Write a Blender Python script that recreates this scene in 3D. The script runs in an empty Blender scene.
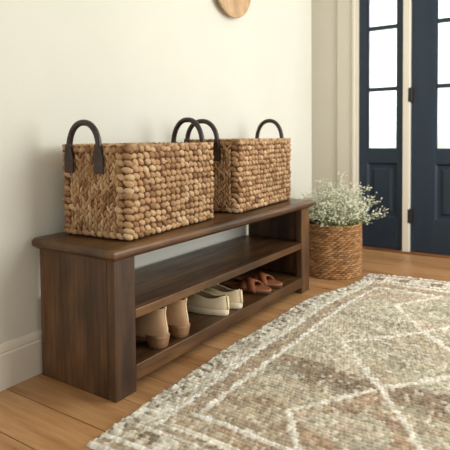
import bpy, bmesh, math, random
import numpy as np
from mathutils import Vector, Matrix

random.seed(7)
rng = np.random.default_rng(11)
scene = bpy.context.scene
col = scene.collection
PI = math.pi

# ------------------------------------------------------------------ helpers
def lin(c):
    c = c / 255.0
    return c / 12.92 if c <= 0.04045 else ((c + 0.055) / 1.055) ** 2.4

def rgb(r, g, b):
    return (lin(r), lin(g), lin(b), 1.0)

def tag(o, label=None, cat=None, group=None, kind=None):
    if label: o['label'] = label
    if cat: o['category'] = cat
    if group: o['group'] = group
    if kind: o['kind'] = kind
    return o

def empty(name, loc=(0, 0, 0), rz=0.0):
    o = bpy.data.objects.new(name, None)
    col.objects.link(o)
    o.empty_display_size = 0.05
    o.location = loc
    o.rotation_euler = (0, 0, rz)
    return o

def link(name, me, mat, parent=None, smooth=True):
    o = bpy.data.objects.new(name, me)
    col.objects.link(o)
    if mat is not None:
        me.materials.append(mat)
    if smooth:
        me.polygons.foreach_set('use_smooth', [True] * len(me.polygons))
    if parent is not None:
        o.parent = parent
    return o

def obj_bm(name, bm, mat, parent=None, smooth=False):
    me = bpy.data.meshes.new(name)
    bmesh.ops.recalc_face_normals(bm, faces=bm.faces)
    bm.to_mesh(me)
    bm.free()
    return link(name, me, mat, parent, smooth)

def copy_tree(o, parent=None):
    c = o.copy()
    col.objects.link(c)
    if parent is not None:
        c.parent = parent
    for ch in list(o.children):
        copy_tree(ch, c)
    return c

def add_box(bm, lo, hi, bevel=0.0, seg=2):
    t = bmesh.new()
    bmesh.ops.create_cube(t, size=1.0)
    for v in t.verts:
        v.co = Vector([lo[i] + (v.co[i] + 0.5) * (hi[i] - lo[i]) for i in range(3)])
    if bevel > 0:
        bmesh.ops.bevel(t, geom=list(t.edges), offset=bevel, segments=seg, profile=0.5, affect='EDGES')
    me = bpy.data.meshes.new('tmp')
    t.to_mesh(me)
    t.free()
    bm.from_mesh(me)
    bpy.data.meshes.remove(me)

def box(name, lo, hi, mat, parent=None, bevel=0.0, seg=2):
    bm = bmesh.new()
    add_box(bm, lo, hi, bevel, seg)
    return obj_bm(name, bm, mat, parent)

def loft(bm, rings, cap0=True, cap1=True, closed=False):
    """rings: list of lists of points, all the same length (closed loops)"""
    vs = [[bm.verts.new(p) for p in r] for r in rings]
    n = len(vs[0])
    m = len(vs)
    for i in range(m if closed else m - 1):
        a, b = vs[i], vs[(i + 1) % m]
        for j in range(n):
            k = (j + 1) % n
            bm.faces.new((a[j], a[k], b[k], b[j]))
    if not closed:
        if cap0: bm.faces.new(list(reversed(vs[0])))
        if cap1: bm.faces.new(vs[-1])

def tube(bm, pts, rad, n=10, flat=1.0, up=Vector((0, 0, 1)), sides=None):
    """swept tube; rad number or list; flat squashes along the second axis"""
    pts = [Vector(p) for p in pts]
    rings = []
    for i, p in enumerate(pts):
        a = pts[max(i - 1, 0)]
        b = pts[min(i + 1, len(pts) - 1)]
        d = (b - a).normalized()
        s = d.cross(up if sides is None else sides)
        if s.length < 1e-4:
            s = d.cross(Vector((1, 0, 0)))
        s.normalize()
        t = s.cross(d).normalized()
        r = rad[i] if isinstance(rad, (list, tuple)) else rad
        rings.append([p + s * (math.cos(2 * PI * k / n) * r) + t * (math.sin(2 * PI * k / n) * r * flat) for k in range(n)])
    loft(bm, rings)

# ------------------------------------------------------------------ materials
def new_mat(name, base=(0.5, 0.5, 0.5, 1), rough=0.6, spec=0.5):
    m = bpy.data.materials.new(name)
    m.use_nodes = True
    nt = m.node_tree
    b = nt.nodes['Principled BSDF']
    b.inputs['Base Color'].default_value = base
    b.inputs['Roughness'].default_value = rough
    b.inputs['Specular IOR Level'].default_value = spec
    return m, nt, b

def nd(nt, t, **kw):
    n = nt.nodes.new(t)
    for k, v in kw.items():
        if k.startswith('i_'):
            n.inputs[k[2:].replace('_', ' ')].default_value = v
        else:
            setattr(n, k, v)
    return n

def ramp(nt, fac, stops):
    r = nt.nodes.new('ShaderNodeValToRGB')
    els = r.color_ramp.elements
    while len(els) < len(stops):
        els.new(0.5)
    for e, (p, c) in zip(els, stops):
        e.position = p
        e.color = c
    nt.links.new(fac, r.inputs['Fac'])
    return r.outputs['Color']

def mixc(nt, fac, a, b, mode='MIX'):
    n = nt.nodes.new('ShaderNodeMix')
    n.data_type = 'RGBA'
    n.blend_type = mode
    for s, v in ((n.inputs['Factor'], fac), (n.inputs['A'], a), (n.inputs['B'], b)):
        pass
    fa = n.inputs[0]; A = n.inputs[6]; B = n.inputs[7]
    for s, v in ((fa, fac), (A, a), (B, b)):
        if hasattr(v, 'is_output'):
            nt.links.new(v, s)
        else:
            s.default_value = v
    return n.outputs[2]

def math_n(nt, op, a, b=None):
    n = nt.nodes.new('ShaderNodeMath')
    n.operation = op
    for s, v in zip(n.inputs, (a, b)):
        if v is None: continue
        if hasattr(v, 'is_output'): nt.links.new(v, s)
        else: s.default_value = v
    return n.outputs[0]

def bump(nt, b, height, strength=0.3, dist=0.002):
    n = nt.nodes.new('ShaderNodeBump')
    n.inputs['Strength'].default_value = strength
    n.inputs['Distance'].default_value = dist
    nt.links.new(height, n.inputs['Height'])
    nt.links.new(n.outputs[0], b.inputs['Normal'])

def noise(nt, vec, scale, detail=4, rough=0.55):
    n = nt.nodes.new('ShaderNodeTexNoise')
    n.inputs['Scale'].default_value = scale
    n.inputs['Detail'].default_value = detail
    n.inputs['Roughness'].default_value = rough
    if vec is not None: nt.links.new(vec, n.inputs['Vector'])
    return n.outputs['Fac']

def mapped(nt, scale, loc=(0, 0, 0), coord='Object'):
    t = nt.nodes.new('ShaderNodeTexCoord')
    m = nt.nodes.new('ShaderNodeMapping')
    m.inputs['Scale'].default_value = scale
    m.inputs['Location'].default_value = loc
    nt.links.new(t.outputs[coord], m.inputs['Vector'])
    return m.outputs[0]

def wood_mat(name, axis, dark, mid, light, rough=0.42, seed=0.0, fine=70.0):
    """stained timber, grain running along one axis"""
    m, nt, b = new_mat(name, mid, rough)
    s1 = [8.0, 8.0, 8.0]; s1[axis] = 1.6
    s2 = [fine, fine, fine]; s2[axis] = 2.5
    f1 = noise(nt, mapped(nt, s1, (seed, seed * 2, seed)), 1.0, 5, 0.6)
    f2 = noise(nt, mapped(nt, s2, (seed, 0, seed)), 1.0, 3, 0.6)
    f3 = noise(nt, mapped(nt, (3, 3, 3), (seed, 5, 0)), 1.0, 3)
    c1 = ramp(nt, f1, [(0.34, dark), (0.50, mid), (0.66, light)])
    g = ramp(nt, f2, [(0.35, (0.66, 0.63, 0.60, 1)), (0.6, (1.02, 1.02, 1.02, 1))])
    c2 = mixc(nt, 0.75, c1, g, 'MULTIPLY')
    g3 = ramp(nt, f3, [(0.3, (0.75, 0.75, 0.75, 1)), (0.7, (1.15, 1.12, 1.1, 1))])
    c3 = mixc(nt, 0.8, c2, g3, 'MULTIPLY')
    nt.links.new(c3, b.inputs['Base Color'])
    rr = ramp(nt, f2, [(0.3, (rough + .12,) * 3 + (1,)), (0.7, (rough - .04,) * 3 + (1,))])
    nt.links.new(rr, b.inputs['Roughness'])
    bump(nt, b, f2, 0.25, 0.001)
    return m

WD, WM, WL = rgb(52, 33, 17), rgb(87, 59, 34), rgb(124, 89, 54)
M_WOOD_X = wood_mat('walnut_stain_grain_across', 0, WD, WM, WL, 0.40, 0.0)
M_WOOD_Y = wood_mat('walnut_stain_grain_along', 1, WD, WM, WL, 0.32, 3.1)
M_WOOD_Z = wood_mat('walnut_stain_grain_upright', 2, WD, WM, WL, 0.45, 7.7)

def plaster(name, c1, c2):
    m, nt, b = new_mat(name, c1, 0.85, 0.25)
    v = mapped(nt, (1, 1, 1))
    f = noise(nt, v, 1.6, 4)
    nt.links.new(ramp(nt, f, [(0.3, c1), (0.7, c2)]), b.inputs['Base Color'])
    bump(nt, b, noise(nt, v, 55, 4), 0.08, 0.002)
    return m

M_WALL = plaster('ivory_plaster', rgb(222, 222, 210), rgb(228, 228, 217))
M_WALL_FAR = plaster('beige_plaster', rgb(238, 234, 218), rgb(242, 238, 224))
M_CEIL = plaster('ceiling_paint', rgb(236, 233, 224), rgb(240, 238, 230))
M_TRIM, _nt, _b = new_mat('cream_trim_paint', rgb(230, 225, 210), 0.5, 0.4)
bump(_nt, _b, noise(_nt, mapped(_nt, (30, 30, 3)), 1.0, 3), 0.05, 0.001)

M_NAVY, _nt, _b = new_mat('navy_door_paint', rgb(30, 46, 62), 0.45, 0.45)
_f = noise(_nt, mapped(_nt, (14, 14, 1.5)), 1.0, 4)
_nt.links.new(ramp(_nt, _f, [(0.3, rgb(28, 44, 59)), (0.7, rgb(34, 51, 68))]), _b.inputs['Base Color'])
bump(_nt, _b, _f, 0.05, 0.001)

M_BLACK, _nt, _b = new_mat('blackened_iron', rgb(30, 28, 27), 0.5, 0.5)
bump(_nt, _b, noise(_nt, mapped(_nt, (80, 80, 80)), 1.0, 3), 0.1, 0.001)

# floor: honey pine planks running across, away from the left wall
def floor_material():
    m, nt, b = new_mat('honey_pine_planks', rgb(190, 140, 88), 0.38, 0.45)
    tc = nt.nodes.new('ShaderNodeTexCoord')
    sep = nt.nodes.new('ShaderNodeSeparateXYZ')
    nt.links.new(tc.outputs['Object'], sep.inputs[0])
    W = 0.165
    row = math_n(nt, 'DIVIDE', math_n(nt, 'ADD', sep.outputs['Y'], 0.132 + 10 * W), W)
    rid = math_n(nt, 'FLOOR', row)
    fr = math_n(nt, 'FRACT', row)
    wn = nd(nt, 'ShaderNodeTexWhiteNoise', noise_dimensions='1D')
    nt.links.new(rid, wn.inputs['W'])
    off = math_n(nt, 'MULTIPLY', wn.outputs['Value'], 3.0)
    lx = math_n(nt, 'DIVIDE', math_n(nt, 'ADD', sep.outputs['X'], math_n(nt, 'ADD', off, 9.6)), 2.1)
    lid = math_n(nt, 'FLOOR', lx)
    lfr = math_n(nt, 'FRACT', lx)
    wn2 = nd(nt, 'ShaderNodeTexWhiteNoise', noise_dimensions='2D')
    cmb = nt.nodes.new('ShaderNodeCombineXYZ')
    nt.links.new(rid, cmb.inputs[0]); nt.links.new(lid, cmb.inputs[1])
    nt.links.new(cmb.outputs[0], wn2.inputs['Vector'])
    # grain vector: shifted per plank
    cv = nt.nodes.new('ShaderNodeCombineXYZ')
    nt.links.new(math_n(nt, 'ADD', math_n(nt, 'MULTIPLY', sep.outputs['X'], 1.6), math_n(nt, 'MULTIPLY', wn2.outputs['Value'], 37.0)), cv.inputs[0])
    nt.links.new(math_n(nt, 'MULTIPLY', sep.outputs['Y'], 16.0), cv.inputs[1])
    nt.links.new(math_n(nt, 'MULTIPLY', wn2.outputs['Value'], 21.0), cv.inputs[2])
    g1 = noise(nt, cv.outputs[0], 1.0, 5, 0.6)
    cv2 = nt.nodes.new('ShaderNodeCombineXYZ')
    nt.links.new(math_n(nt, 'MULTIPLY', sep.outputs['X'], 5.0), cv2.inputs[0])
    nt.links.new(math_n(nt, 'MULTIPLY', sep.outputs['Y'], 150.0), cv2.inputs[1])
    g2 = noise(nt, cv2.outputs[0], 1.0, 3, 0.6)
    c = ramp(nt, g1, [(0.28, rgb(150, 106, 66)), (0.5, rgb(184, 141, 97)), (0.75, rgb(203, 164, 120))])
    c = mixc(nt, 0.5, c, ramp(nt, g2, [(0.3, (0.62, 0.57, 0.52, 1)), (0.62, (1.03, 1.03, 1.03, 1))]), 'MULTIPLY')
    tone = ramp(nt, wn2.outputs['Value'], [(0.0, (0.86, 0.83, 0.8, 1)), (1.0, (1.08, 1.06, 1.03, 1))])
    c = mixc(nt, 1.0, c, tone, 'MULTIPLY')
    # knots
    vo = nd(nt, 'ShaderNodeTexVoronoi', feature='F1')
    kv = nt.nodes.new('ShaderNodeCombineXYZ')
    nt.links.new(math_n(nt, 'MULTIPLY', sep.outputs['X'], 3.0), kv.inputs[0])
    nt.links.new(math_n(nt, 'MULTIPLY', sep.outputs['Y'], 6.1), kv.inputs[1])
    nt.links.new(kv.outputs[0], vo.inputs['Vector'])
    vo.inputs['Scale'].default_value = 1.0
    kn = ramp(nt, vo.outputs['Distance'], [(0.03, (0.38, 0.27, 0.2, 1)), (0.11, (1, 1, 1, 1))])
    c = mixc(nt, 0.8, c, kn, 'MULTIPLY')
    # seams between boards
    d1 = math_n(nt, 'MULTIPLY', math_n(nt, 'MINIMUM', fr, math_n(nt, 'SUBTRACT', 1.0, fr)), W)
    d2 = math_n(nt, 'MULTIPLY', math_n(nt, 'MINIMUM', lfr, math_n(nt, 'SUBTRACT', 1.0, lfr)), 2.1)
    d = math_n(nt, 'MINIMUM', d1, d2)
    seam = ramp(nt, math_n(nt, 'MULTIPLY', d, 100.0), [(0.08, (0.28, 0.2, 0.14, 1)), (0.24, (1, 1, 1, 1))])
    c = mixc(nt, 1.0, c, seam, 'MULTIPLY')
    nt.links.new(c, b.inputs['Base Color'])
    bump(nt, b, ramp(nt, math_n(nt, 'MULTIPLY', d, 100.0), [(0.05, (0, 0, 0, 1)), (0.3, (1, 1, 1, 1))]), 0.4, 0.002)
    return m
M_FLOOR = floor_material()

def straw_mat(name, cols, rough=0.6, fib=(260, 260, 40)):
    m, nt, b = new_mat(name, cols[1][1], rough, 0.35)
    geo = nt.nodes.new('ShaderNodeNewGeometry')
    c = ramp(nt, geo.outputs['Random Per Island'], cols)
    f = noise(nt, mapped(nt, (150, 150, 420)), 1.0, 3)
    c = mixc(nt, 0.75, c, ramp(nt, f, [(0.35, (0.70, 0.67, 0.63, 1)), (0.6, (1.05, 1.04, 1.02, 1))]), 'MULTIPLY')
    f2 = noise(nt, mapped(nt, (9, 9, 9)), 1.0, 3)
    c = mixc(nt, 0.55, c, ramp(nt, f2, [(0.35, (0.78, 0.74, 0.70, 1)), (0.65, (1.08, 1.07, 1.05, 1))]), 'MULTIPLY')
    nt.links.new(c, b.inputs['Base Color'])
    bump(nt, b, f, 0.35, 0.002)
    return m

M_WEAVE = straw_mat('water_hyacinth_weave', [(0.0, rgb(134, 98, 66)), (0.2, rgb(170, 132, 94)), (0.55, rgb(190, 154, 114)), (0.85, rgb(201, 169, 129)), (1.0, rgb(211, 184, 146))])
M_PLANT_WEAVE = straw_mat('seagrass_weave', [(0.0, rgb(146, 104, 64)), (0.5, rgb(178, 134, 88)), (1.0, rgb(202, 160, 112))])
M_LINING, _nt, _b = new_mat('inner_straw_gap_shade', rgb(120, 82, 50), 0.8, 0.2)
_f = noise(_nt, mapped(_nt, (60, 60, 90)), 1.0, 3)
_nt.links.new(ramp(_nt, _f, [(0.3, rgb(70, 45, 27)), (0.7, rgb(104, 70, 43))]), _b.inputs['Base Color'])  # straw darkened to paint the shade seen in gaps between strands

def leather(name, c1, c2, rough=0.42, spec=0.5, sc=140):
    m, nt, b = new_mat(name, c1, rough, spec)
    f = noise(nt, mapped(nt, (sc, sc, sc)), 1.0, 4)
    nt.links.new(ramp(nt, f, [(0.3, c1), (0.7, c2)]), b.inputs['Base Color'])
    bump(nt, b, f, 0.2, 0.001)
    return m
M_LEATHER = leather('dark_brown_leather', rgb(42, 30, 26), rgb(58, 43, 37), 0.3)
M_THREAD, _, _ = new_mat('waxed_thread', rgb(96, 76, 60), 0.7)
M_SUEDE = leather('beige_suede', rgb(182, 149, 115), rgb(198, 166, 132), 0.9, 0.15, 220)
M_STACK = wood_mat('stacked_leather_heel', 1, rgb(120, 86, 58), rgb(146, 108, 76), rgb(162, 124, 90), 0.55, 1.3, 120)
M_BOOTLINE, _, _ = new_mat('boot_lining_dark', rgb(50, 38, 30), 0.9, 0.1)
M_CANVAS, _nt, _b = new_mat('cream_canvas', rgb(228, 211, 178), 0.85, 0.2)
_f = noise(_nt, mapped(_nt, (400, 400, 400)), 1.0, 2)
_nt.links.new(ramp(_nt, _f, [(0.3, rgb(222, 203, 168)), (0.7, rgb(235, 220, 190))]), _b.inputs['Base Color'])
bump(_nt, _b, _f, 0.3, 0.001)
M_RUBBER = leather('off_white_rubber', rgb(226, 213, 184), rgb(234, 222, 196), 0.55, 0.4, 30)
M_SNKIN, _, _ = new_mat('sneaker_lining', rgb(150, 134, 108), 0.9, 0.1)
M_LACE, _, _ = new_mat('cream_cotton_lace', rgb(232, 224, 204), 0.85, 0.1)
M_TAN = leather('tan_leather_strap', rgb(128, 74, 42), rgb(152, 92, 56), 0.42, 0.5, 120)
M_FOOTBED = leather('tan_footbed', rgb(142, 90, 60), rgb(164, 108, 74), 0.55, 0.4, 90)
M_SOLE, _, _ = new_mat('dark_sandal_sole', rgb(74, 46, 30), 0.7, 0.3)
M_DISC = wood_mat('pale_carved_wood', 2, rgb(190, 156, 118), rgb(208, 176, 138), rgb(220, 192, 156), 0.55, 2.2, 40)
M_STEM, _nt, _b = new_mat('sage_stem', rgb(166, 176, 126), 0.7, 0.3)
M_LEAF, _nt, _b = new_mat('sage_leaf', rgb(142, 156, 108), 0.65, 0.3)
_g = _nt.nodes.new('ShaderNodeNewGeometry')
_nt.links.new(ramp(_nt, _g.outputs['Random Per Island'], [(0, rgb(140, 156, 102)), (1, rgb(184, 192, 148))]), _b.inputs['Base Color'])
M_BLOOM, _nt, _b = new_mat('white_blossom', rgb(240, 238, 228), 0.7, 0.2)
_g = _nt.nodes.new('ShaderNodeNewGeometry')
_nt.links.new(ramp(_nt, _g.outputs['Random Per Island'], [(0, rgb(214, 220, 188)), (0.4, rgb(240, 240, 226)), (1, rgb(248, 246, 236))]), _b.inputs['Base Color'])
M_SOIL, _, _ = new_mat('dry_moss', rgb(92, 84, 54), 0.95, 0.1)

def glass_mat():
    m = bpy.data.materials.new('door_glass')
    m.use_nodes = True
    nt = m.node_tree
    for n in list(nt.nodes): nt.nodes.remove(n)
    out = nt.nodes.new('ShaderNodeOutputMaterial')
    tr = nt.nodes.new('ShaderNodeBsdfTransparent'); tr.inputs[0].default_value = (0.95, 0.97, 0.96, 1)
    gl = nt.nodes.new('ShaderNodeBsdfGlossy'); gl.inputs['Roughness'].default_value = 0.03
    fr = nt.nodes.new('ShaderNodeFresnel'); fr.inputs[0].default_value = 1.45
    mx = nt.nodes.new('ShaderNodeMixShader')
    nt.links.new(fr.outputs[0], mx.inputs[0]); nt.links.new(tr.outputs[0], mx.inputs[1]); nt.links.new(gl.outputs[0], mx.inputs[2])
    nt.links.new(mx.outputs[0], out.inputs[0])
    return m
M_GLASS = glass_mat()

# ------------------------------------------------------------------ the setting
WX = -0.03          # face of the left wall
YD = 2.673          # face of the doors
YE = 2.40           # where the left wall ends at the entry recess
CH = 2.75
def structure(o):
    o['kind'] = 'structure'
    return o
structure(box('floor', (-0.8, -2.6, -0.06), (3.6, 5.4, 0.0), M_FLOOR))
structure(box('ceiling', (-0.8, -2.6, CH), (3.6, YD + 0.16, CH + 0.08), M_CEIL))
structure(box('wall_left', (-0.50, -2.6, 0.0), (WX, YE, CH), M_WALL, bevel=0.035, seg=6))
structure(box('wall_recess', (-0.64, YE - 0.1, 0.0), (-0.50, YD + 0.16, CH), M_WALL_FAR))
TOPZ = 2.22
bm = bmesh.new()
add_box(bm, (-0.50, YD + 0.0, 0), (0.16, YD + 0.14, CH))
add_box(bm, (0.16, YD + 0.0, TOPZ + 0.05), (2.15, YD + 0.14, CH))
add_box(bm, (2.15, YD + 0.0, 0), (3.6, YD + 0.14, CH))
structure(obj_bm('wall_far', bm, M_WALL_FAR))

# baseboards: plain board with a moulded cap, swept along the wall
def baseboard(name, p0, p1, outward):
    p0 = Vector(p0); p1 = Vector(p1); o = Vector(outward)
    prof = [(0.0, 0.0), (0.016, 0.0), (0.016, 0.118), (0.012, 0.124), (0.013, 0.130), (0.010, 0.142), (0.005, 0.150), (0.0, 0.154)]
    bm = bmesh.new()
    loft(bm, [[p + o * a + Vector((0, 0, z)) for a, z in prof] for p in (p0, p1)])
    return structure(obj_bm(name, bm, M_TRIM))
baseboard('baseboard_left', (WX, -2.6, 0), (WX, YE - 0.036, 0), (1, 0, 0))
baseboard('baseboard_far', (-0.49, YD, 0), (0.176, YD, 0), (0, -1, 0))

# casing beside the sidelight (flat board with a bead), head and the post between sidelight and door
bm = bmesh.new()
add_box(bm, (0.055, YD - 0.020, 0), (0.176, YD + 0.0, TOPZ + 0.12), 0.003)
add_box(bm, (0.176, YD - 0.034, 0), (0.200, YD + 0.0, TOPZ + 0.12), 0.006, 3)
add_box(bm, (0.200, YD - 0.022, 0), (0.222, YD + 0.10, TOPZ + 0.05), 0.003)
structure(obj_bm('trim_1', bm, M_TRIM))
bm = bmesh.new()
add_box(bm, (0.556, YD - 0.030, 0), (0.606, YD + 0.10, TOPZ), 0.005, 3)
structure(obj_bm('trim_2', bm, M_TRIM))
bm = bmesh.new()
add_box(bm, (0.222, YD - 0.024, TOPZ), (2.15, YD + 0.10, TOPZ + 0.06), 0.004)
structure(obj_bm('trim_3', bm, M_TRIM))
bm = bmesh.new()
add_box(bm, (1.98, YD - 0.024, 0), (2.15, YD + 0.10, TOPZ), 0.004)
structure(obj_bm('trim_4', bm, M_TRIM))
structure(box('trim_5', (0.222, YD - 0.045, 0.0), (1.98, YD + 0.12, 0.012), wood_mat('threshold_oak', 0, rgb(96, 60, 36), rgb(130, 86, 52), rgb(150, 104, 66), 0.4, 4.0), bevel=0.004))

def leaf(name, x0, x1, stile, gx, panes_x, z_bot=0.014, muntin=0.02):
    """one painted leaf: stiles, rails, muntins, a sunk lower panel and its panes"""
    root = structure(empty(name, ((x0 + x1) / 2, YD, 0)))
    cx = (x0 + x1) / 2
    ya, yb = 0.0, 0.045
    g0, g1 = gx
    bm = bmesh.new()
    B = 0.003
    add_box(bm, (x0 - cx, ya, z_bot), (g0 - cx, yb, TOPZ - 0.004), B)
    add_box(bm, (g1 - cx, ya, z_bot), (x1 - cx, yb, TOPZ - 0.004), B)
    add_box(bm, (g0 - cx - .002, ya, z_bot), (g1 - cx + .002, yb, 0.250), B)
    add_box(bm, (g0 - cx - .002, ya, 0.648), (g1 - cx + .002, yb, 0.758), B)
    add_box(bm, (g0 - cx - .002, ya, 2.088), (g1 - cx + .002, yb, TOPZ - 0.004), B)
    obj_bm('frame', bm, M_NAVY, root)
    bm = bmesh.new()
    zs = [0.758, 1.195, 1.647, 2.088]
    for z in zs[1:-1]:
        add_box(bm, (g0 - cx, ya + .006, z - .0135), (g1 - cx, yb - .006, z + .0135), 0.003)
    n = panes_x
    xs = [g0 + (g1 - g0) * k / n for k in range(n + 1)]
    for x in xs[1:-1]:
        add_box(bm, (x - cx - .011, ya + .006, 0.758), (x - cx + .011, yb - .006, 2.088), 0.003)
    # thin glazing stops round the glass
    for (a, b_) in ((g0, g0 + .008), (g1 - .008, g1)):
        add_box(bm, (a - cx, ya + .01, 0.758), (b_ - cx, yb - .01, 2.088), 0.002)
    obj_bm('glazing_bars', bm, M_NAVY, root)
    # sunk panel with raised field and a moulding all round
    bm = bmesh.new()
    add_box(bm, (g0 - cx - .004, 0.020, 0.246), (g1 - cx + .004, 0.036, 0.652))
    k0, k1 = g0 - cx, g1 - cx
    def frame_ring(y0, y1, i0, i1):
        o_ = [(k0 + i0, 0.250 + i0), (k1 - i0, 0.250 + i0), (k1 - i0, 0.648 - i0), (k0 + i0, 0.648 - i0)]
        i_ = [(k0 + i1, 0.250 + i1), (k1 - i1, 0.250 + i1), (k1 - i1, 0.648 - i1), (k0 + i1, 0.648 - i1)]
        a = [bm.verts.new((x, y0, z)) for x, z in o_]
        c = [bm.verts.new((x, y1, z)) for x, z in i_]
        for j in range(4):
            bm.faces.new((a[j], a[(j + 1) % 4], c[(j + 1) % 4], c[j]))
        return c
    frame_ring(0.004, 0.0195, 0.0, 0.014)
    c = frame_ring(0.0195, 0.009, 0.034, 0.052)
    bm.faces.new(c)
    obj_bm('panel', bm, M_NAVY, root)
    for i in range(3):
        for j in range(n):
            box('pane', (xs[j] - cx, 0.020, zs[i]), (xs[j + 1] - cx, 0.024, zs[i + 1]), M_GLASS, root)
    return root

leaf('window_1', 0.226, 0.553, 0.05, (0.286, 0.508), 1)
door = leaf('door_1', 0.612, 1.975, 0.16, (0.776, 1.815), 3)
for z in (0.27, 1.14, 2.0):
    bm = bmesh.new()
    x = 0.609 - (0.612 + 1.975) / 2
    tube(bm, [(x, -0.010, z - 0.056), (x, -0.010, z - 0.05), (x, -0.010, z + 0.05), (x, -0.010, z + 0.056)], [0.006, 0.009, 0.009, 0.006], 10, up=Vector((1, 0, 0)))
    add_box(bm, (x + 0.002, -0.003, z - 0.05), (x + 0.026, 0.001, z + 0.05), 0.001)
    add_box(bm, (x - 0.014, -0.032, z - 0.05), (x - 0.002, -0.004, z + 0.05), 0.001)
    obj_bm('hinge', bm, M_BLACK, door)
bm = bmesh.new()
hx = 1.90 - (0.612 + 1.975) / 2
add_box(bm, (hx - 0.022, -0.008, 0.90), (hx + 0.022, 0.001, 1.12), 0.003)
tube(bm, [(hx, -0.008, 0.97), (hx, -0.045, 0.97), (hx - 0.01, -0.055, 0.97), (hx - 0.11, -0.055, 0.97)], 0.009, 10)
obj_bm('door_handle', bm, M_BLACK, door)

# ------------------------------------------------------------------ wooden shoe bench
D, L, H1, H, PW, OV = 0.374, 1.458, 0.4616, 0.50, 0.0945, 0.029
bench = tag(empty('shoe_bench', (0, 0, 0)), 'long dark-stained wooden shoe bench with two open shelves against the ivory wall', 'bench')
def top_ring(z, i):
    a, b_, c, d = -0.008, D + OV - i, -OV + i, L + OV - i
    r = 0.006
    pts = []
    for (x, y, a0) in ((b_ - r, d - r, 0), (a + r, d - r, 90), (a + r, c + r, 180), (b_ - r, c + r, 270)):
        for k in range(4):
            t = math.radians(a0 + 30 * k)
            pts.append((x + r * math.cos(t), y + r * math.sin(t), z))
    return pts
bm = bmesh.new()
prof = [(H1, 0.020), (H1 + 0.004, 0.016), (H1 + 0.008, 0.008), (H1 + 0.012, 0.003), (H1 + 0.018, 0.0), (H1 + 0.026, 0.0), (H1 + 0.032, 0.003), (H1 + 0.0365, 0.009), (H, 0.018)]
loft(bm, [top_ring(z, i) for z, i in prof])
me_o = obj_bm('tabletop', bm, M_WOOD_Y, bench)
for s in (0, 1):
    y0, y1 = (0.0, 0.034) if s == 0 else (L - 0.034, L)
    box('side_panel', (0.0, y0, 0.0), (D - 0.034, y1, H1), M_WOOD_Z, bench, 0.0015)
    y0, y1 = (0.0, PW) if s == 0 else (L - PW, L)
    box('front_post', (D - 0.034, y0, 0.0), (D, y1, H1), M_WOOD_Z, bench, 0.003)
for name, z0, z1 in (('middle_shelf', 0.246, 0.2785), ('bottom_shelf', 0.0356, 0.0893)):
    bm = bmesh.new()
    if name == 'middle_shelf':
        add_box(bm, (0.004, 0.034, z0), (D - 0.034, L - 0.034, z1))
        add_box(bm, (D - 0.0342, PW, z0), (D - 0.001, L - PW, z1), 0.003)
    else:
        add_box(bm, (0.004, 0.034, z1 - 0.03), (D - 0.034, L - 0.034, z1))
        add_box(bm, (D - 0.0342, PW, z0), (D - 0.001, L - PW, z1), 0.003)
    obj_bm(name, bm, M_WOOD_Y, bench)
box('back_panel', (0.0, 0.034, 0.04), (0.0045, L - 0.034, 0.262), M_WOOD_Y, bench)

# ------------------------------------------------------------------ woven baskets
def sphere_template(nu=8, nv=5):
    vs = [(0, 0, 1)]
    for i in range(1, nv):
        t = PI * i / nv
        for j in range(nu):
            p = 2 * PI * j / nu
            vs.append((math.sin(t) * math.cos(p), math.sin(t) * math.sin(p), math.cos(t)))
    vs.append((0, 0, -1))
    fs = []
    for j in range(nu):
        fs.append((0, 1 + j, 1 + (j + 1) % nu))
    for i in range(nv - 2):
        for j in range(nu):
            a = 1 + i * nu + j; b_ = 1 + i * nu + (j + 1) % nu
            fs.append((a, a + nu, b_ + nu, b_))
    last = len(vs) - 1
    o = 1 + (nv - 2) * nu
    for j in range(nu):
        fs.append((o + j, last, o + (j + 1) % nu))
    return np.array(vs), fs
TV, TF = sphere_template()

class Puffs:
    def __init__(s): s.v = []; s.f = []; s.n = 0
    def add(s, c, U, V, N, a, b_, h, taper=0.0):
        """one plump strand: long axis U, across V, outward N"""
        T = TV.copy()
        w = (1.0 + taper * T[:, 0:1]) * (1.0 - 0.22 * T[:, 0:1] ** 2)
        P = np.array(c) + T[:, 0:1] * a * np.array(U) + T[:, 1:2] * w * b_ * np.array(V) + T[:, 2:3] * w * h * np.array(N)
        s.v.append(P)
        n = s.n
        s.f += [tuple(i + n for i in f) for f in TF]
        s.n += len(T)
    def build(s, name, mat, parent):
        me = bpy.data.meshes.new(name)
        me.from_pydata(np.concatenate(s.v).tolist(), [], s.f)
        return link(name, me, mat, parent)

def rrect(hx, hy, r, n=6):
    """rounded rectangle outline, counter-clockwise, as points with outward normals"""
    out = []
    for (cx_, cy_, a0) in ((hx - r, hy - r, 0), (-hx + r, hy - r, 90), (-hx + r, -hy + r, 180), (hx - r, -hy + r, 270)):
        for k in range(n + 1):
            t = math.radians(a0 + 90 * k / n)
            out.append((cx_ + r * math.cos(t), cy_ + r * math.sin(t)))
    return out

class Outline:
    def __init__(s, pts):
        s.p = np.array(pts + [pts[0]])
        d = np.diff(s.p, axis=0)
        s.s = np.concatenate([[0], np.cumsum(np.hypot(d[:, 0], d[:, 1]))])
        s.len = s.s[-1]
    def at(s, t):
        t = t % s.len
        x = np.interp(t, s.s, s.p[:, 0]); y = np.interp(t, s.s, s.p[:, 1])
        e = 0.006
        x0 = np.interp((t - e) % s.len, s.s, s.p[:, 0]); y0 = np.interp((t - e) % s.len, s.s, s.p[:, 1])
        x1 = np.interp((t + e) % s.len, s.s, s.p[:, 0]); y1 = np.interp((t + e) % s.len, s.s, s.p[:, 1])
        d = np.array([x1 - x0, y1 - y0]); d /= np.hypot(*d)
        return np.array([x, y, 0]), np.array([d[0], d[1], 0]), np.array([d[1], -d[0], 0])

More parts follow.
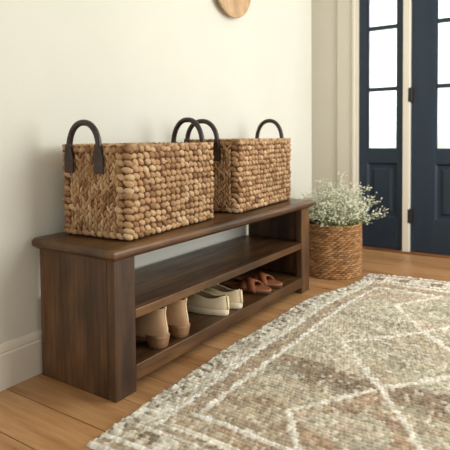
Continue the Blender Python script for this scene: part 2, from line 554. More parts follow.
def basket_shell(w, l, h, name, parent, bottom_t=0.012):
    """open straw box just inside the weave, coloured dark as shade in its gaps"""
    bm = bmesh.new()
    o = 0.010
    rings = []
    for z, ins in ((0.004, o + .004), (0.012, o), (h - 0.012, o), (h - 0.008, o + 0.005), (h - 0.012, o + 0.010), (0.02, o + 0.010)):
        rings.append([(x, y, z) for x, y in rrect(w / 2 - ins, l / 2 - ins, 0.022)])
    loft(bm, rings)
    return obj_bm(name, bm, M_LINING, parent, smooth=False)

def make_basket(loc, rot, w, l, h, label, tabs, seed, name='woven_basket', rows=14, pitch=0.0315):
    rr_ = random.Random(seed)
    root = tag(empty(name, loc, rot), label, 'basket', 'water hyacinth baskets on the shoe bench')
    t = 0.011
    out = Outline(rrect(w / 2 - t, l / 2 - t, 0.020))
    P = Puffs()
    rh = h / rows
    n = int(round(out.len / pitch))
    Z = np.array([0, 0, 1.0])
    for i in range(rows):
        z = rh * (i + 0.5)
        ph = rr_.uniform(-.06, .06)
        for k in range(n):
            s_ = out.len * (k + 0.16 * (i % 2) + ph) / n + rr_.gauss(0, .0020)
            c, T, N = out.at(s_)
            short = abs(N[1]) > 0.9 and abs(c[0]) < w / 2 - 0.060 and 1 <= i
            if short:
                continue
            ang = rr_.gauss(-0.34, 0.13)
            U = T * math.cos(ang) + Z * math.sin(ang)
            V = -T * math.sin(ang) + Z * math.cos(ang)
            a_ = pitch * rr_.uniform(.60, .70); b_ = rh * rr_.uniform(.48, .58)
            ez = math.hypot(a_ * math.sin(ang), b_ * 1.2 * math.cos(ang))
            zz = max(z + rr_.gauss(0, .0018), ez + .0006)
            P.add(c + Z * zz + N * rr_.uniform(-.003, .001), U, V, (N - T * .22) / 1.024, a_, b_, t * rr_.uniform(.66, .92), rr_.uniform(-.35, .35))
            if rr_.random() < .18:      # a thinner strand crossing behind
                an2 = ang + rr_.uniform(.5, 1.2)
                U2 = T * math.cos(an2) + Z * math.sin(an2); V2 = -T * math.sin(an2) + Z * math.cos(an2)
                P.add(c + T * pitch * .5 + Z * max(zz, .017) - N * .003, U2, V2, N, pitch * .40, rh * .26, t * .8)
    # the short ends: tall slanting strands in a chevron
    vp = 0.0142
    for sgn in (-1, 1):
        m = int((w - 0.095) / vp)
        for k in range(m):
            x = -(m - 1) * vp / 2 + k * vp
            rows2 = 11
            for i in range(rows2):
                z = rh + (h - 2 * rh) * (i + 0.5 + (0.5 if k % 2 else 0) - 0.25) / rows2
                lean = (0.34 if k % 2 else -0.34) + rr_.gauss(0, .14)
                T = np.array([1.0, 0, 0]); N = np.array([0, float(sgn), 0])
                U = T * math.sin(lean) + Z * math.cos(lean)
                V = T * math.cos(lean) - Z * math.sin(lean)
                N2 = N + U * .22; N2 /= np.linalg.norm(N2)
                P.add(np.array([x, sgn * (l / 2 - t), z]) + N * rr_.uniform(-.004, .001), U, V, N2, (h / rows2) * .64, vp * rr_.uniform(.44, .56), t * rr_.uniform(.8, 1.05), rr_.uniform(-.3, .1))
        for k in range(int((w - 0.1) / 0.03) + 1):
            x = -(w - 0.1) / 2 + k * 0.03
            P.add(np.array([x, sgn * (l / 2 - t), h - rh * .6]), np.array([0.95, 0, 0.3]), np.array([-.3, 0, .95]), np.array([0, float(sgn), 0]), 0.019, rh * .55, t)
    # twisted rim
    rim = Outline(rrect(w / 2 - 0.013, l / 2 - 0.013, 0.020))
    n3 = int(rim.len / 0.024)
    for k in range(n3):
        c, T, N = rim.at(rim.len * k / n3)
        U = T * .86 + N * .42 + Z * .28
        U = U / np.linalg.norm(U)
        V = np.cross(Z, U); V /= np.linalg.norm(V)
        W = np.cross(U, V)
        P.add(c + Z * (h - 0.002), U, V, W, 0.019, 0.0095, 0.0075)
    P.build('woven_wall', M_WEAVE, root)
    basket_shell(w, l, h, 'lining', root)
    # leather handles on the two short ends
    for sgn, (x0, x1, arch_h) in zip((-1, 1), tabs):
        y = sgn * (l / 2 + 0.007)
        pts = []
        zt = h - 0.055
        yin = sgn * (l / 2 + 0.004)
        xc, hw = (x0 + x1) / 2, (x1 - x0) / 2
        za = h - 0.012
        N_ = 22
        pts.append((x0, yin, za - 0.012))
        for k in range(N_ + 1):
            a = PI - PI * k / N_
            pts.append((xc + hw * math.copysign(abs(math.cos(a)) ** 0.9, math.cos(a)), yin, za + (arch_h + h - za) * math.sin(a) ** 0.95))
        pts.append((x1, yin, za - 0.012))
        bm = bmesh.new()
        tube(bm, pts, 0.0112, 12, sides=Vector((0, 1, 0)))
        hd = obj_bm('handle', bm, M_LEATHER, root, smooth=True)
        yo = sgn * (l / 2 + 0.0108)
        for x in (x0, x1):
            bm = bmesh.new()
            ring = []
            for z, hw_, th in ((zt - 0.040, 0.0185, 0.003), (zt - 0.036, 0.0210, 0.004), (zt + 0.018, 0.0205, 0.004), (zt + 0.036, 0.0160, 0.008), (zt + 0.048, 0.0120, 0.0112), (zt + 0.062, 0.0110, 0.0110)):
                ring.append([(x + hw_ * sx, y + th * sy * 1.0, z) for sx, sy in ((-1, -.6), (-.7, -1), (.7, -1), (1, -.6), (1, .6), (.7, 1), (-.7, 1), (-1, .6))])
            loft(bm, ring)
            obj_bm('leather_tab', bm, M_LEATHER, hd, smooth=False)
            bm = bmesh.new()
            for (a, b_) in (((-1, -1), (1, 1)), ((-1, 1), (1, -1)), ((-1, -1), (1, -1)), ((-1, 1), (1, 1)), ((-1, -1), (-1, 1)), ((1, -1), (1, 1))):
                tube(bm, [(x + a[0] * .012, yo, zt - 0.018 + a[1] * .014), (x + b_[0] * .012, yo, zt - 0.018 + b_[1] * .014)], 0.0008, 5, sides=Vector((0, 1, 0)))
            obj_bm('stitching', bm, M_THREAD, hd, smooth=False)
    return root

make_basket((0.168, 0.367, H), 0.074, 0.332, 0.573, 0.324,
            'nearer straw basket with a lighter chunky weave and dark leather handles', ((-0.103, 0.038, 0.082), (-0.065, 0.090, 0.105)), 3)
make_basket((0.160, 1.115, H), 0.070, 0.300, 0.625, 0.336,
            'farther straw basket, closer to the navy doors, with dark leather handles', ((-0.131, 0.036, 0.090), (-0.077, 0.080, 0.105)), 8)

# ------------------------------------------------------------------ shoes
def outline(xh, xt, w, n=28, e=2.3, wide=0.25, bend=0.0):
    """foot outline from heel xh to toe xt, half width w, fuller toward the toe"""
    c = (xh + xt) / 2; hl = (xt - xh) / 2
    out = []
    for k in range(n):
        t = 2 * PI * k / n
        cx_, sy = math.cos(t), math.sin(t)
        x = math.copysign(abs(cx_) ** (2 / e), cx_)
        y = math.copysign(abs(sy) ** (2 / e), sy)
        out.append((c + hl * x, w * y * (1 + wide * (x * 0.6 - 0.35 * x * x)) + bend * x * x))
    return out

def make_boot(label):
    root = tag(empty('ankle_boot'), label, 'shoe', 'beige ankle boots on the bottom shelf')
    sl = [(0.030, -.124, .130, .031), (0.034, -.129, .137, .0355), (0.044, -.1325, .139, .038), (0.058, -.1345, .134, .0385), (0.070, -.133, .112, .0375),
          (0.082, -.130, .080, .0355), (0.094, -.1265, .048, .034), (0.106, -.124, .024, .033), (0.116, -.1225, .010, .0325), (0.126, -.122, .004, .033), (0.136, -.1235, .004, .034), (0.143, -.126, .006, .035)]
    bm = bmesh.new()
    rings = [[(x, y, z) for x, y in outline(a, b_, w, 30, 2.25, .25 if z < .07 else .05)] for z, a, b_, w in sl]
    z, a, b_, w = sl[-1]
    rings.append([(x, y, z + .002) for x, y in outline(a + .003, b_ - .003, w - .003, 30, 2.25, .05)])
    loft(bm, rings, True, False)
    obj_bm('upper', bm, M_SUEDE, root, True)
    bm = bmesh.new()
    loft(bm, [[(x, y, z_) for x, y in outline(a + .003 + i_, b_ - .003 - i_, w - .003 - i_, 30, 2.25, .05)] for z_, i_ in ((z + .002, 0), (z - .01, .001), (z - .05, .001))], False, True)
    obj_bm('lining', bm, M_BOOTLINE, root, True)
    bm = bmesh.new()
    loft(bm, [[(x, y, zz) for x, y in outline(-.128 + i_, .138 - i_, .036 - i_, 30, 2.3, .25)] for zz, i_ in ((0.020, .002), (0.0220, 0), (0.030, 0), (0.0315, .002))])
    so = obj_bm('sole', bm, M_STACK, root, True)
    so.rotation_euler = (0, 0.0, 0)
    bm = bmesh.new()
    loft(bm, [[(x, y, zz) for x, y in outline(a, b_, w, 24, 2.6, 0)] for zz, a, b_, w in ((0.0, -.123, -.056, .031), (0.002, -.125, -.054, .033), (0.020, -.128, -.048, .0350), (0.040, -.1325, -.042, .0378), (0.043, -.1325, -.042, .0378))])
    obj_bm('heel', bm, M_STACK, root, True)
    bm = bmesh.new()
    loft(bm, [[(x, y, zz) for x, y in outline(-.02, .137, .034, 24, 2.2, .2)] for zz in (0.0, 0.020)])
    obj_bm('outsole', bm, M_STACK, root, True)
    bm = bmesh.new()
    tube(bm, [(-.1325, 0, .045), (-.1342, 0, .058), (-.1298, 0, .082), (-.1238, 0, .106), (-.1218, 0, .126), (-.1265, 0, .144), (-.1255, 0, .1485), (-.121, 0, .145), (-.119, 0, .132)], 0.0026, 8, sides=Vector((0, 1, 0)))
    tag(obj_bm('back_seam', bm, M_CANVAS, root, True), 'pale stitched seam and pull tab up the heel')
    return root

def make_sneaker(label):
    root = tag(empty('canvas_sneaker'), label, 'shoe', 'cream canvas sneakers on the bottom shelf')
    bm = bmesh.new()
    loft(bm, [[(x, y, z + (0.008 * max(0, (x - .07) / .07) ** 2)) for x, y in outline(-.138 + i_, .142 - i_, .046 - i_, 36, 2.35, .22)] for z, i_ in ((0, .003), (.003, 0), (.012, -.001), (.024, 0.0), (.027, .002))])
    obj_bm('sole', bm, M_RUBBER, root, True)
    def ztop(x):
        # heel tab, dip at the ankle, rise to the tongue, slope to the toe
        xs = [-.14, -.125, -.10, -.06, -.02, .02, .06, .10, .13, .145]
        zs = [.084, .084, .074, .066, .074, .080, .068, .056, .046, .040]
        return float(np.interp(x, xs, zs))
    N_ = 40
    rings = []
    for t, ins in ((0, .002), (.12, 0.0), (.3, .0005), (.5, .003), (.7, .007), (.86, .011), (.95, .0135), (1.0, .016)):
        r = []
        for x, y in outline(-.137, .139, .045, N_, 2.3, .22):
            k = ins * (1.0 if x < 0.02 else 1.0 + 1.6 * min(1, (x - .02) / .10))
            L_ = math.hypot(x, y * 2.5)
            fx = x - math.copysign(min(k, abs(x)) * abs(x) / .14, x) * (1 if x > 0 else .55)
            fy = y * (1 - k / .045 * (1 if x > 0 else .75))
            r.append((fx, fy, .024 + t * (ztop(x) - .024)))
        rings.append(r)
    bm = bmesh.new()
    loft(bm, rings, True, False)
    # the lip turns into the opening
    top = rings[-1]
    me_rings = [top, [(x * .97, y * .90, z - .001) for x, y, z in top]]
    loft(bm, me_rings, False, False)
    obj_bm('upper', bm, M_CANVAS, root, True)
    bm = bmesh.new()
    lo = [(x * .97, y * .90, z - .001) for x, y, z in top]
    loft(bm, [lo, [(x * .96, y * .88, max(.032, z - .03)) for x, y, z in lo], [(x * .94, y * .86, .031) for x, y, z in lo]], False, True)
    obj_bm('lining', bm, M_SNKIN, root, True)
    # vamp over the toes, tongue and laces
    bm = bmesh.new()
    rg = []
    for x, zc, w in ((.134, .040, .016), (.11, .054, .030), (.08, .066, .032), (.05, .076, .031), (.025, .084, .028)):
        rg.append([(x, w * math.cos(PI * k / 8), zc - .014 + .016 * math.sin(PI * k / 8)) for k in range(9)] + [(x, w * .9 * math.cos(PI * k / 8), zc - .020 + .014 * math.sin(PI * k / 8)) for k in range(8, -1, -1)])
    loft(bm, rg)
    obj_bm('toe_vamp', bm, M_CANVAS, root, True)
    bm = bmesh.new()
    rg = []
    for x, zc, w in ((.06, .072, .022), (.02, .088, .024), (-.008, .102, .024), (-.020, .110, .020), (-.023, .1125, .012)):
        rg.append([(x, w * math.cos(PI * k / 8), zc - .010 + .012 * math.sin(PI * k / 8)) for k in range(9)] + [(x + .004, w * .95 * math.cos(PI * k / 8), zc - .014 + .011 * math.sin(PI * k / 8)) for k in range(8, -1, -1)])
    loft(bm, rg)
    obj_bm('tongue', bm, M_CANVAS, root, True)
    for x, zc in ((.07, .074), (.052, .080), (.034, .086), (.016, .092)):
        bm = bmesh.new()
        tube(bm, [(x - .004, -.030, zc - .014), (x - .002, -.018, zc - .002), (x, 0, zc + .003), (x + .002, .018, zc - .002), (x + .004, .030, zc - .014)], 0.0028, 6)
        obj_bm('lace', bm, M_LACE, root, True)
    bm = bmesh.new()
    rg = []
    for z, hw in ((.026, .007), (.05, .0065), (.07, .006), (.082, .005)):
        xb = -.1395 + (0.0045 * (z - .026) / .06)
        rg.append([(xb - .0018, -hw, z), (xb - .0022, 0, z), (xb - .0018, hw, z), (xb + .004, hw, z), (xb + .004, -hw, z)])
    loft(bm, rg)
    obj_bm('heel_tab', bm, M_CANVAS, root, True)
    return root

def make_sandal(label):
    root = tag(empty('slide_sandal'), label, 'shoe', 'brown leather slide sandals on the bottom shelf')
    def sec(z, i_):
        return [(x, y + .004 * (x / .13), z) for x, y in outline(-.130 + i_, .135 - i_, .044 - i_, 36, 2.2, .30)]
    bm = bmesh.new()
    loft(bm, [sec(0, .003), sec(.002, 0), sec(.013, 0), sec(.014, .001)])
    obj_bm('sole', bm, M_SOLE, root, True)
    bm = bmesh.new()
    loft(bm, [sec(.014, 0), sec(.020, -.0005), sec(.0235, .0015), sec(.0235, .006), sec(.022, .012)])
    obj_bm('footbed', bm, M_FOOTBED, root, True)
    # two broad straps crossing over the instep
    for sgn in (1, -1):
        bm = bmesh.new()
        rings = []
        M_ = 14
        for k in range(M_ + 1):
            a = PI * k / M_
            y = .046 * math.cos(a) * sgn
            z = .012 + (.050 + (0.003 if sgn > 0 else 0)) * math.sin(a) ** 0.8
            xc = -.004 + .062 * (k / M_)
            hw = .022
            n = Vector((0, math.cos(a) * sgn, math.sin(a) * 1.0)).normalized() * .0022
            sl = .010
            rings.append([(xc - hw, y - n.y, z - n.z - sl * math.sin(a) * -0.4), (xc + hw, y - n.y, z - n.z - sl * math.sin(a)), (xc + hw, y + n.y, z + n.z - sl * math.sin(a)), (xc - hw, y + n.y, z + n.z - sl * math.sin(a) * -0.4)])
        loft(bm, rings)
        obj_bm('strap', bm, M_TAN, root, True)
    return root

SZ = 0.0893
b1_ = make_boot('beige suede ankle boot nearest the front post, heel outward')
b2_ = copy_tree(b1_); b2_['label'] = 'beige suede ankle boot standing right beside the canvas sneakers'
b1_.location = (0.236, 0.256, SZ); b1_.rotation_euler.z = PI + 0.03
b2_.location = (0.236, 0.382, SZ); b2_.rotation_euler.z = PI - 0.02
s1_ = make_sneaker('cream canvas sneaker next to the beige boots, heel outward')
s2_ = copy_tree(s1_); s2_['label'] = 'cream canvas sneaker next to the brown sandals, heel outward'
s1_.location = (0.228, 0.655, SZ); s1_.rotation_euler.z = PI + 0.05
s2_.location = (0.229, 0.770, SZ); s2_.rotation_euler.z = PI - 0.02
d1_ = make_sandal('brown leather crossed-strap slide beside the cream sneakers, toe outward')
d2_ = copy_tree(d1_); d2_['label'] = 'brown leather crossed-strap slide farther along, toward the empty shelf end'
d1_.location = (0.240, 1.01, SZ); d1_.rotation_euler.z = 0.04
d2_.location = (0.238, 1.125, SZ); d2_.rotation_euler.z = 0.08

# ------------------------------------------------------------------ round wooden wall dish
disc = tag(empty('wall_dish', (WX, 1.270, 1.700)), 'round pale wooden dish hung on the ivory wall above the baskets', 'wall decoration')
def circ(r, x, n=64):
    return [(x, r * math.cos(2 * PI * k / n), r * math.sin(2 * PI * k / n)) for k in range(n)]
bm = bmesh.new()
loft(bm, [circ(r, x) for r, x in ((.13, .001), (.165, .010), (.185, .026), (.190, .036), (.189, .041), (.184, .042), (.170, .036), (.14, .030), (.08, .027), (.02, .026))])
obj_bm('dish_body', bm, M_DISC, disc, True)

# ------------------------------------------------------------------ planter basket and baby's breath
PX, PY, PR, PH = 0.345, 1.868, 0.177, 0.316
planter = tag(empty('planter_basket', (PX, PY, 0)), 'round tan seagrass planter basket on the floor past the bench end', 'basket')
rr_ = random.Random(21)
P = Puffs()
rows = 25
rh = PH / rows
Z = np.array([0, 0, 1.0])
for i in range(rows):
    z = rh * (i + .5)
    R_ = PR - 0.008 - 0.006 * ((z / PH - .6) ** 2) * 2
    n = 30
    for k in range(n):
        a = 2 * PI * (k + .5 * (i % 2)) / n + rr_.uniform(-.02, .02)
        N = np.array([math.cos(a), math.sin(a), 0]); T = np.array([-math.sin(a), math.cos(a), 0])
        ang = rr_.gauss(.07, .05)
        U = T * math.cos(ang) + Z * math.sin(ang); V = -T * math.sin(ang) + Z * math.cos(ang)
        P.add(N * R_ + Z * max(z, rh * .56), U, V, N, 2 * PI * R_ / n * .62, rh * .56, .008 * rr_.uniform(.85, 1.15))
n = 46
for k in range(n):
    a = 2 * PI * k / n
    N = np.array([math.cos(a), math.sin(a), 0]); T = np.array([-math.sin(a), math.cos(a), 0])
    U = T * .85 + N * .45 + Z * .25; U /= np.linalg.norm(U)
    V = np.cross(Z, U); V /= np.linalg.norm(V)
    P.add(N * (PR - .009) + Z * (PH - .002), U, V, np.cross(U, V), .017, .008, .007)
P.build('woven_wall', M_PLANT_WEAVE, planter)
def circz(r, z, n=48):
    return [(r * math.cos(2 * PI * k / n), r * math.sin(2 * PI * k / n), z) for k in range(n)]
bm = bmesh.new()
loft(bm, [circz(PR - .014, .003), circz(PR - .009, .01), circz(PR - .009, PH - .008), circz(PR - .017, PH - .008), circz(PR - .017, .03), circz(.02, .028)])
obj_bm('lining', bm, M_LINING, planter, False)

plant = tag(empty('flowering_plant', (PX, PY, 0.040)), "airy white baby's breath bunch standing in the round planter basket", 'plant')
bm = bmesh.new()
loft(bm, [circz(PR - .030, 0.0), circz(PR - .020, .15), circz(PR - .021, .205), circz(PR - .06, .220), circz(.02, .225)])
obj_bm('soil', bm, M_SOIL, plant, True)
ICO_V = None
def ico():
    t = bmesh.new()
    bmesh.ops.create_icosphere(t, subdivisions=1, radius=1.0)
    v = [tuple(x.co) for x in t.verts]; f = [tuple(x.index for x in q.verts) for q in t.faces]
    t.free()
    return np.array(v), f
IV, IF = ico()
def bez(p0, p1, p2, n):
    return [p0 * (1 - t) ** 2 + p1 * 2 * t * (1 - t) + p2 * t * t for t in [k / n for k in range(n + 1)]]
rp = random.Random(5)
NS = 60
for s_ in range(NS):
    a = 2 * PI * (s_ * 0.618034) + rp.uniform(-.2, .2)
    q = math.sqrt((s_ + .5) / NS)
    base = Vector((math.cos(a) * q * .09, math.sin(a) * q * .09, .215))
    reach = q * rp.uniform(.13, .235)
    hgt = (0.30 - 0.175 * q * q) * rp.uniform(.55, 1.16)
    tip = base + Vector((math.cos(a) * reach, math.sin(a) * reach, hgt))
    # keep clear of the wall behind and of the bench end
    tip.x = max(tip.x, WX - PX + .05)
    if tip.z + .029 < 0.56:
        tip.y = max(tip.y, L + OV + .05 - PY)
    mid = base.lerp(tip, .5) + Vector((-math.cos(a) * .02, -math.sin(a) * .02, .05))
    main = bez(base, mid, tip, 7)
    bm = bmesh.new()
    tube(bm, main, [.0016] * 5 + [.0012, .001, .0008], 5)
    ends = []
    for b_ in range(13):
        k = rp.randint(3, 7)
        o_ = main[k]
        dv = Vector((rp.gauss(0, 1), rp.gauss(0, 1), rp.uniform(.0, 1.4))).normalized() * rp.uniform(.025, .085)
        e_ = o_ + dv
        e_.x = max(e_.x, WX - PX + .02)
        tube(bm, [o_, o_.lerp(e_, .5) + Vector((0, 0, .006)), e_], [.0009, .0007, .0005], 4)
        for c_ in range(rp.randint(2, 6)):
            f_ = e_ + Vector((rp.gauss(0, .013), rp.gauss(0, .013), rp.uniform(-.01, .02)))
            f_.x = max(f_.x, WX - PX + .012)
            tube(bm, [o_.lerp(e_, .7), f_], .0005, 3)
            ends.append(f_)
    st = obj_bm('stem', bm, M_STEM, plant, True)
    vs = []; fs = []; n0 = 0
    for f_ in ends:
        r = rp.uniform(.0034, .0062)
        sq = Vector((1, 1, rp.uniform(.6, .9)))
        vs.append(IV * r * np.array(sq) + np.array(f_)); fs += [tuple(i + n0 for i in q_) for q_ in IF]; n0 += len(IV)
    me = bpy.data.meshes.new('blossoms')
    me.from_pydata(np.concatenate(vs).tolist(), [], fs)
    link('blossoms', me, M_BLOOM, st)
    # narrow leaves near the foot of the stem
    bm = bmesh.new()
    for b_ in range(9):
        o_ = main[rp.randint(1, 5)]
        d_ = Vector((rp.gauss(0, 1), rp.gauss(0, 1), rp.uniform(.2, 1.4))).normalized()
        ln = rp.uniform(.035, .07); w_ = rp.uniform(.003, .005)
        sd = d_.cross(Vector((0, 0, 1))).normalized() * w_
        pts_ = []
        for t_ in (0, .35, .7, 1):
            c_ = o_ + d_ * ln * t_ + Vector((0, 0, -.018 * t_ * t_))
            c_.x = max(c_.x, WX - PX + .012)
            pts_.append((c_, sd * (math.sin(PI * (t_ * .9 + .05)))))
        th_ = d_.cross(sd).normalized() * .0005
        loft(bm, [[c_ - w, c_ + th_, c_ + w, c_ - th_] for c_, w in pts_])
    obj_bm('leaves', bm, M_LEAF, st, True)

# ------------------------------------------------------------------ the rug
def rug():
    RX0, RX1, RY0, RY1 = 0.452, 1.680, -0.205, 1.925
    XC = (RX0 + RX1) / 2
    st = 0.0040
    nx = int((RX1 - RX0) / st); ny = int((RY1 - RY0) / st)
    xs = np.linspace(RX0, RX1, nx + 1); ys = np.linspace(RY0, RY1, ny + 1)
    X, Y = np.meshgrid(xs, ys, indexing='ij')
    kx, ky = 0.0130, 0.0165            # knot size
    J = np.floor((Y - RY0) / ky).astype(int)
    sh = (J % 2) * 0.5
    I = np.floor((X - RX0) / kx + sh).astype(int)
    rnd = np.random.default_rng(3)
    T = rnd.random((400, 400, 4))
    K = T[I % 400, J % 400]
    KX = .45 * ((I + .5 - sh) * kx + RX0) + .55 * X + (K[..., 0] - .5) * .007
    KY = .45 * ((J + .5) * ky + RY0) + .55 * Y + (K[..., 3] - .5) * .007
    def vn(x, y, sx, sy, seed):
        G = np.random.default_rng(seed).random((64, 64))
        fx, fy = x / sx + 20, y / sy + 20
        ix, iy = np.floor(fx).astype(int), np.floor(fy).astype(int)
        tx, ty = fx - ix, fy - iy
        tx = tx * tx * (3 - 2 * tx); ty = ty * ty * (3 - 2 * ty)
        g = lambda a, b_: G[a % 64, b_ % 64]
        return g(ix, iy) * (1 - tx) * (1 - ty) + g(ix + 1, iy) * tx * (1 - ty) + g(ix, iy + 1) * (1 - tx) * ty + g(ix + 1, iy + 1) * tx * ty
    def C(r, g, b_): return np.array([lin(r), lin(g), lin(b_)])
    CREAM, SAGE, GREY, BROWN, DARK, RUST, PINK, TAN, BEIGE = (C(246, 242, 230), C(198, 193, 171), C(180, 173, 154), C(166, 145, 121), C(136, 124, 108), C(182, 156, 130), C(206, 188, 168), C(196, 182, 158), C(210, 201, 180))
    col_ = np.zeros(X.shape + (3,)) + BEIGE
    U = np.minimum(KX - RX0, RX1 - KX)                       # distance from the long edge
    Vd = np.minimum(KY - RY0, RY1 - KY)                      # distance from the short edge
    nz = vn(KX, KY, .07, .05, 1); nz2 = vn(KX, KY, .20, .12, 2); nz3 = vn(KX, KY, .03, .03, 4)
    # ---- field, banded along the length
    def pick(mask, A, B, t):
        col_[mask] = (A * (1 - t[..., None]) + B * t[..., None])[mask]
    fy = KY + (nz2 - .5) * .10
    all_ = np.ones(X.shape, bool)
    t = np.clip(nz * 1.4 - .2, 0, 1)
    pick(all_, BEIGE, SAGE, t)
    pick((fy < .25), TAN, BROWN, t)
    pick((fy >= .25) & (fy < .40), SAGE, TAN, t)
    pick((fy >= .40) & (fy < .62), BROWN, GREY, t)
    pick((fy >= .46) & (fy < .60) & (np.abs(KX - XC) < .32) & (nz3 > .25), DARK, BROWN, nz3)
    pick((fy >= .62) & (fy < .98), BEIGE, SAGE, t)
    pick((fy >= .98) & (fy < 1.22), GREY, BEIGE, t)
    pick((fy >= 1.22) & (fy < 1.42), BEIGE, SAGE, t)
    pick((fy >= 1.42) & (fy < 1.62), PINK, TAN, t)
    # ---- chain of diamonds
    centres = [0.246, 0.832, 1.418]
    hw, hh = 0.236, 0.293
    dmin = np.full(X.shape, 9.0)
    for n_, c in enumerate(centres):
        q = np.abs(KX - XC) / (.196, .255, .210)[n_] + np.abs(KY - c) / hh
        ins = q < 1
        A, B = [(TAN, RUST), (SAGE, TAN), (BEIGE, PINK)][n_]
        pick(ins, A, B, t)
        pick(q + (nz2 - .5) * .5 + (nz - .5) * .5 < .58, [PINK, GREY, SAGE][n_], [SAGE, BEIGE, GREY][n_], t)
        dmin = np.minimum(dmin, np.abs(q - 1))
        # side triangles with darker steps
    wob = (nz3 - .5) * .04
    ln = np.clip((.085 - dmin - wob) / .04, 0, 1)[..., None] * .85
    col_ = col_ * (1 - ln) + CREAM * ln
    # ---- side and end borders
    f_in = (U < .205) | (Vd < .285)
    pick(f_in, BEIGE, TAN, t)
    side = (U < .205) & ((U - 0.0) * 1.4 < Vd + .0)
    end = f_in & ~side
    # side: blocks / cream line / tan band / cream line
    blk = (np.floor(KY / .058).astype(int) + np.floor(KX / .05).astype(int) * 2) % 4
    pick(side & (U < .118), CREAM, SAGE, np.clip(nz3 * .9, 0, 1))
    pick(side & (U < .062) & (((KY + .3 * (U - .03)) / .046) % 1.0 < .42) & (K[..., 0] > .22), DARK * .72, GREY, nz3 * .9)
    pick(side & (U >= .022) & (U < .100) & (blk == 2) & (K[..., 0] > .25), GREY, BROWN, nz3)
    col_[side & (U >= .112) & (U < .128)] = CREAM
    pick(side & (U >= .128) & (U < .186), TAN, BROWN, t * .6)
    col_[side & (U >= .186)] = CREAM
    # end: narrow stripes
    e = Vd
    for a, b_, A, B in ((0, .022, CREAM, CREAM), (.022, .044, BROWN, TAN), (.044, .068, CREAM, CREAM), (.068, .135, BEIGE, TAN), (.135, .152, CREAM, CREAM), (.152, .172, BROWN, TAN),
                        (.172, .200, CREAM, BEIGE), (.200, .262, TAN, RUST), (.262, .286, CREAM, CREAM)):
        pick(end & (e >= a) & (e < b_), A, B, t)
    b2 = (np.floor(KX / .062).astype(int)) % 3
    pick(end & (e >= .072) & (e < .128) & (b2 == 0) & (K[..., 0] > .2), BROWN, DARK, nz3)
    pick(end & (e >= .072) & (e < .128) & (b2 == 1), CREAM, BEIGE, nz3)
    # each tuft has its own tone; worn flecks
    tone = .70 + .50 * K[..., 1]
    col_ *= tone[..., None]
    fl = K[..., 2]
    m = fl > .93
    col_[m] = col_[m] * .55 + .45 * (DARK * .5 + GREY * .5)
    m = (fl < .12)
    col_[m] = col_[m] * .5 + CREAM * .5
    col_ = np.clip(col_, 0, .95)
    # relief: plump loops in rows
    fx = ((X - RX0) / kx + sh) % 1.0
    fyy = ((Y - RY0) / ky) % 1.0
    loop = (.45 + .55 * np.abs(np.sin(PI * fx)) ** .6) * (np.abs(np.sin(PI * fyy)) ** .5)
    Zt = .0045 + .0100 * loop * (.55 + .7 * K[..., 3]) + .0015 * nz
    edge = np.minimum(np.minimum(X - RX0, RX1 - X), np.minimum(Y - RY0, RY1 - Y))
    Zt *= np.clip(edge / .008, .12, 1) ** .5
    # hand-woven edges wander a little, the far end runs askew
    Xo = X + (.006 * np.sin(Y * 9) + .007 * (vn(X * 0, Y, 1, .03, 9) - .5)) * np.clip(1 - (X - RX0) / .25, 0, 1) + .030 * np.clip((.10 - Y) / .3, 0, 1) * np.clip(1 - (X - RX0) / .5, 0, 1)
    Xo -= .014 * np.exp(-((Y - .9) / .45) ** 2) * np.clip(1 - (X - RX0) / .2, 0, 1)
    Yo = Y + .006 * np.sin(X * 11) + .13 * np.clip((Y - 1.45) / .48, 0, 1) * (np.clip(X - RX0, 0, .6))
    Xo += .105 / (1 + np.exp(-(Y - 1.50) / .09)) * np.clip(1 - (X - RX0) / .35, 0, 1)
    V = np.stack([Xo, Yo, Zt], -1).reshape(-1, 3)
    W_ = ny + 1
    ii, jj = np.meshgrid(np.arange(nx), np.arange(ny), indexing='ij')
    a = (ii * W_ + jj).ravel()
    F = np.stack([a, a + W_, a + W_ + 1, a + 1], 1)
    # skirt and underside
    per = [i * W_ for i in range(nx)] + [nx * W_ + j for j in range(ny)] + [i * W_ + ny for i in range(nx, 0, -1)] + [j for j in range(ny, 0, -1)]
    nb = len(V)
    low = V[per].copy(); low[:, 2] = .0006
    V = np.concatenate([V, low])
    faces = F.tolist()
    for k in range(len(per)):
        k2 = (k + 1) % len(per)
        faces.append([per[k2], per[k], nb + k, nb + k2])
    faces.append([nb + k for k in reversed(range(len(per)))])
    me = bpy.data.meshes.new('area_rug')
    me.from_pydata(V.tolist(), [], faces)
    ca = me.color_attributes.new('Wool', 'FLOAT_COLOR', 'POINT')
    cc = col_.reshape(-1, 3)
    cc = np.concatenate([cc, cc[per]])
    cc = np.concatenate([cc, np.ones((len(cc), 1))], 1).astype(np.float32)
    ca.data.foreach_set('color', cc.ravel())
    m, nt, b_ = new_mat('hand_woven_wool', (.6, .55, .45, 1), .95, .1)
    at = nd(nt, 'ShaderNodeVertexColor', layer_name='Wool')
    f = noise(nt, mapped(nt, (420, 420, 420)), 1.0, 2)
    c = mixc(nt, .5, at.outputs['Color'], ramp(nt, f, [(.3, (.75, .74, .72, 1)), (.65, (1.06, 1.06, 1.06, 1))]), 'MULTIPLY')
    nt.links.new(c, b_.inputs['Base Color'])
    b_.inputs['Sheen Weight'].default_value = .15
    bump(nt, b_, f, .4, .002)
    o = link('area_rug', me, m)
    tag(o, 'cream and brown hand-woven wool rug with a chain of pale diamonds on the floor', 'rug')
rug()

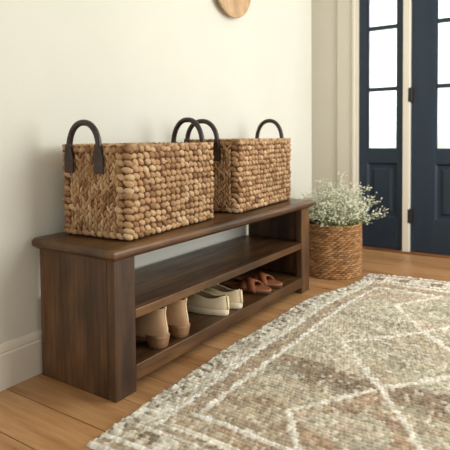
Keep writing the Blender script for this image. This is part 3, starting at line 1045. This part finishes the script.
# ------------------------------------------------------------------ light
def area(name, loc, target, sx, sy, power, colr, spread=PI):
    l_ = bpy.data.lights.new(name, 'AREA')
    l_.shape = 'RECTANGLE'; l_.size = sx; l_.size_y = sy
    l_.energy = power; l_.color = colr; l_.spread = spread
    o = bpy.data.objects.new(name, l_); col.objects.link(o)
    o.location = loc
    o.rotation_euler = (Vector(target) - Vector(loc)).to_track_quat('-Z', 'Y').to_euler()
    return o
area('window_daylight', (2.9, 1.75, 1.55), (0.0, 1.65, 1.2), 2.0, 2.0, 63, (1.0, 0.992, 0.965))

w = bpy.data.worlds.new('daylight')
scene.world = w
w.use_nodes = True
nt = w.node_tree
bg = nt.nodes['Background']
tc = nt.nodes.new('ShaderNodeTexCoord')
sep = nt.nodes.new('ShaderNodeSeparateXYZ')
nt.links.new(tc.outputs['Generated'], sep.inputs[0])
# bright outdoors beyond the doors (+y), soft warm room tone on the near side
c_ = ramp(nt, math_n(nt, 'MULTIPLY_ADD', sep.outputs['Y'], 0.5), [(0.0, (1.15, 1.12, 1.06, 1)), (0.10, (0.95, 0.93, 0.88, 1)), (0.2, (0.36, 0.352, 0.335, 1)), (0.55, (0.40, 0.392, 0.37, 1)), (0.78, (1.9, 1.95, 1.9, 1)), (1.0, (2.1, 2.15, 2.05, 1))])
for n_ in nt.nodes:
    if n_.type == 'MATH' and n_.operation == 'MULTIPLY_ADD': n_.inputs[2].default_value = 0.5
gn = noise(nt, tc.outputs['Generated'], 9.0, 4, 0.6)
gm = ramp(nt, gn, [(0.44, (0, 0, 0, 1)), (0.62, (1, 1, 1, 1))])
lowz = ramp(nt, math_n(nt, 'MULTIPLY', math_n(nt, 'ADD', sep.outputs['Z'], 0.6), 1.0), [(0.45, (1, 1, 1, 1)), (0.85, (0.25, 0.25, 0.25, 1))])
beyond = ramp(nt, sep.outputs['Y'], [(0.55, (0, 0, 0, 1)), (0.7, (1, 1, 1, 1))])
gf = math_n(nt, 'MULTIPLY', math_n(nt, 'MULTIPLY', gm, lowz), beyond)
c_ = mixc(nt, gf, c_, (0.66, 0.72, 0.58, 1))
nt.links.new(c_, bg.inputs['Color'])
bg.inputs['Strength'].default_value = 1.0

# ------------------------------------------------------------------ camera
cd = bpy.data.cameras.new('camera')
cam = bpy.data.objects.new('camera', cd)
col.objects.link(cam)
yaw, pit, roll = -0.5837, -0.0385, -0.0079
fw = Vector((math.sin(yaw) * math.cos(pit), math.cos(yaw) * math.cos(pit), math.sin(pit)))
r0 = Vector((math.cos(yaw), -math.sin(yaw), 0)); u0 = r0.cross(fw)
r2 = r0 * math.cos(roll) + u0 * math.sin(roll); u2 = -r0 * math.sin(roll) + u0 * math.cos(roll)
cam.matrix_world = Matrix(((r2.x, u2.x, -fw.x, 1.5894), (r2.y, u2.y, -fw.y, -1.158), (r2.z, u2.z, -fw.z, 0.8535), (0, 0, 0, 1)))
cd.sensor_width = 36.0
cd.lens = 519.46 / 450 * 36
cd.shift_x = (225 - 231.31) / 450
cd.shift_y = (156.47 - 225) / 450
cd.clip_start = 0.05
cd.dof.use_dof = True
cd.dof.focus_distance = 1.9
cd.dof.aperture_fstop = 4.0
scene.camera = cam

vs_ = scene.view_settings
vs_.view_transform = 'Standard'
vs_.look = 'None'
vs_.exposure = 0.19
vs_.gamma = 1.0
vs_.use_curve_mapping = False
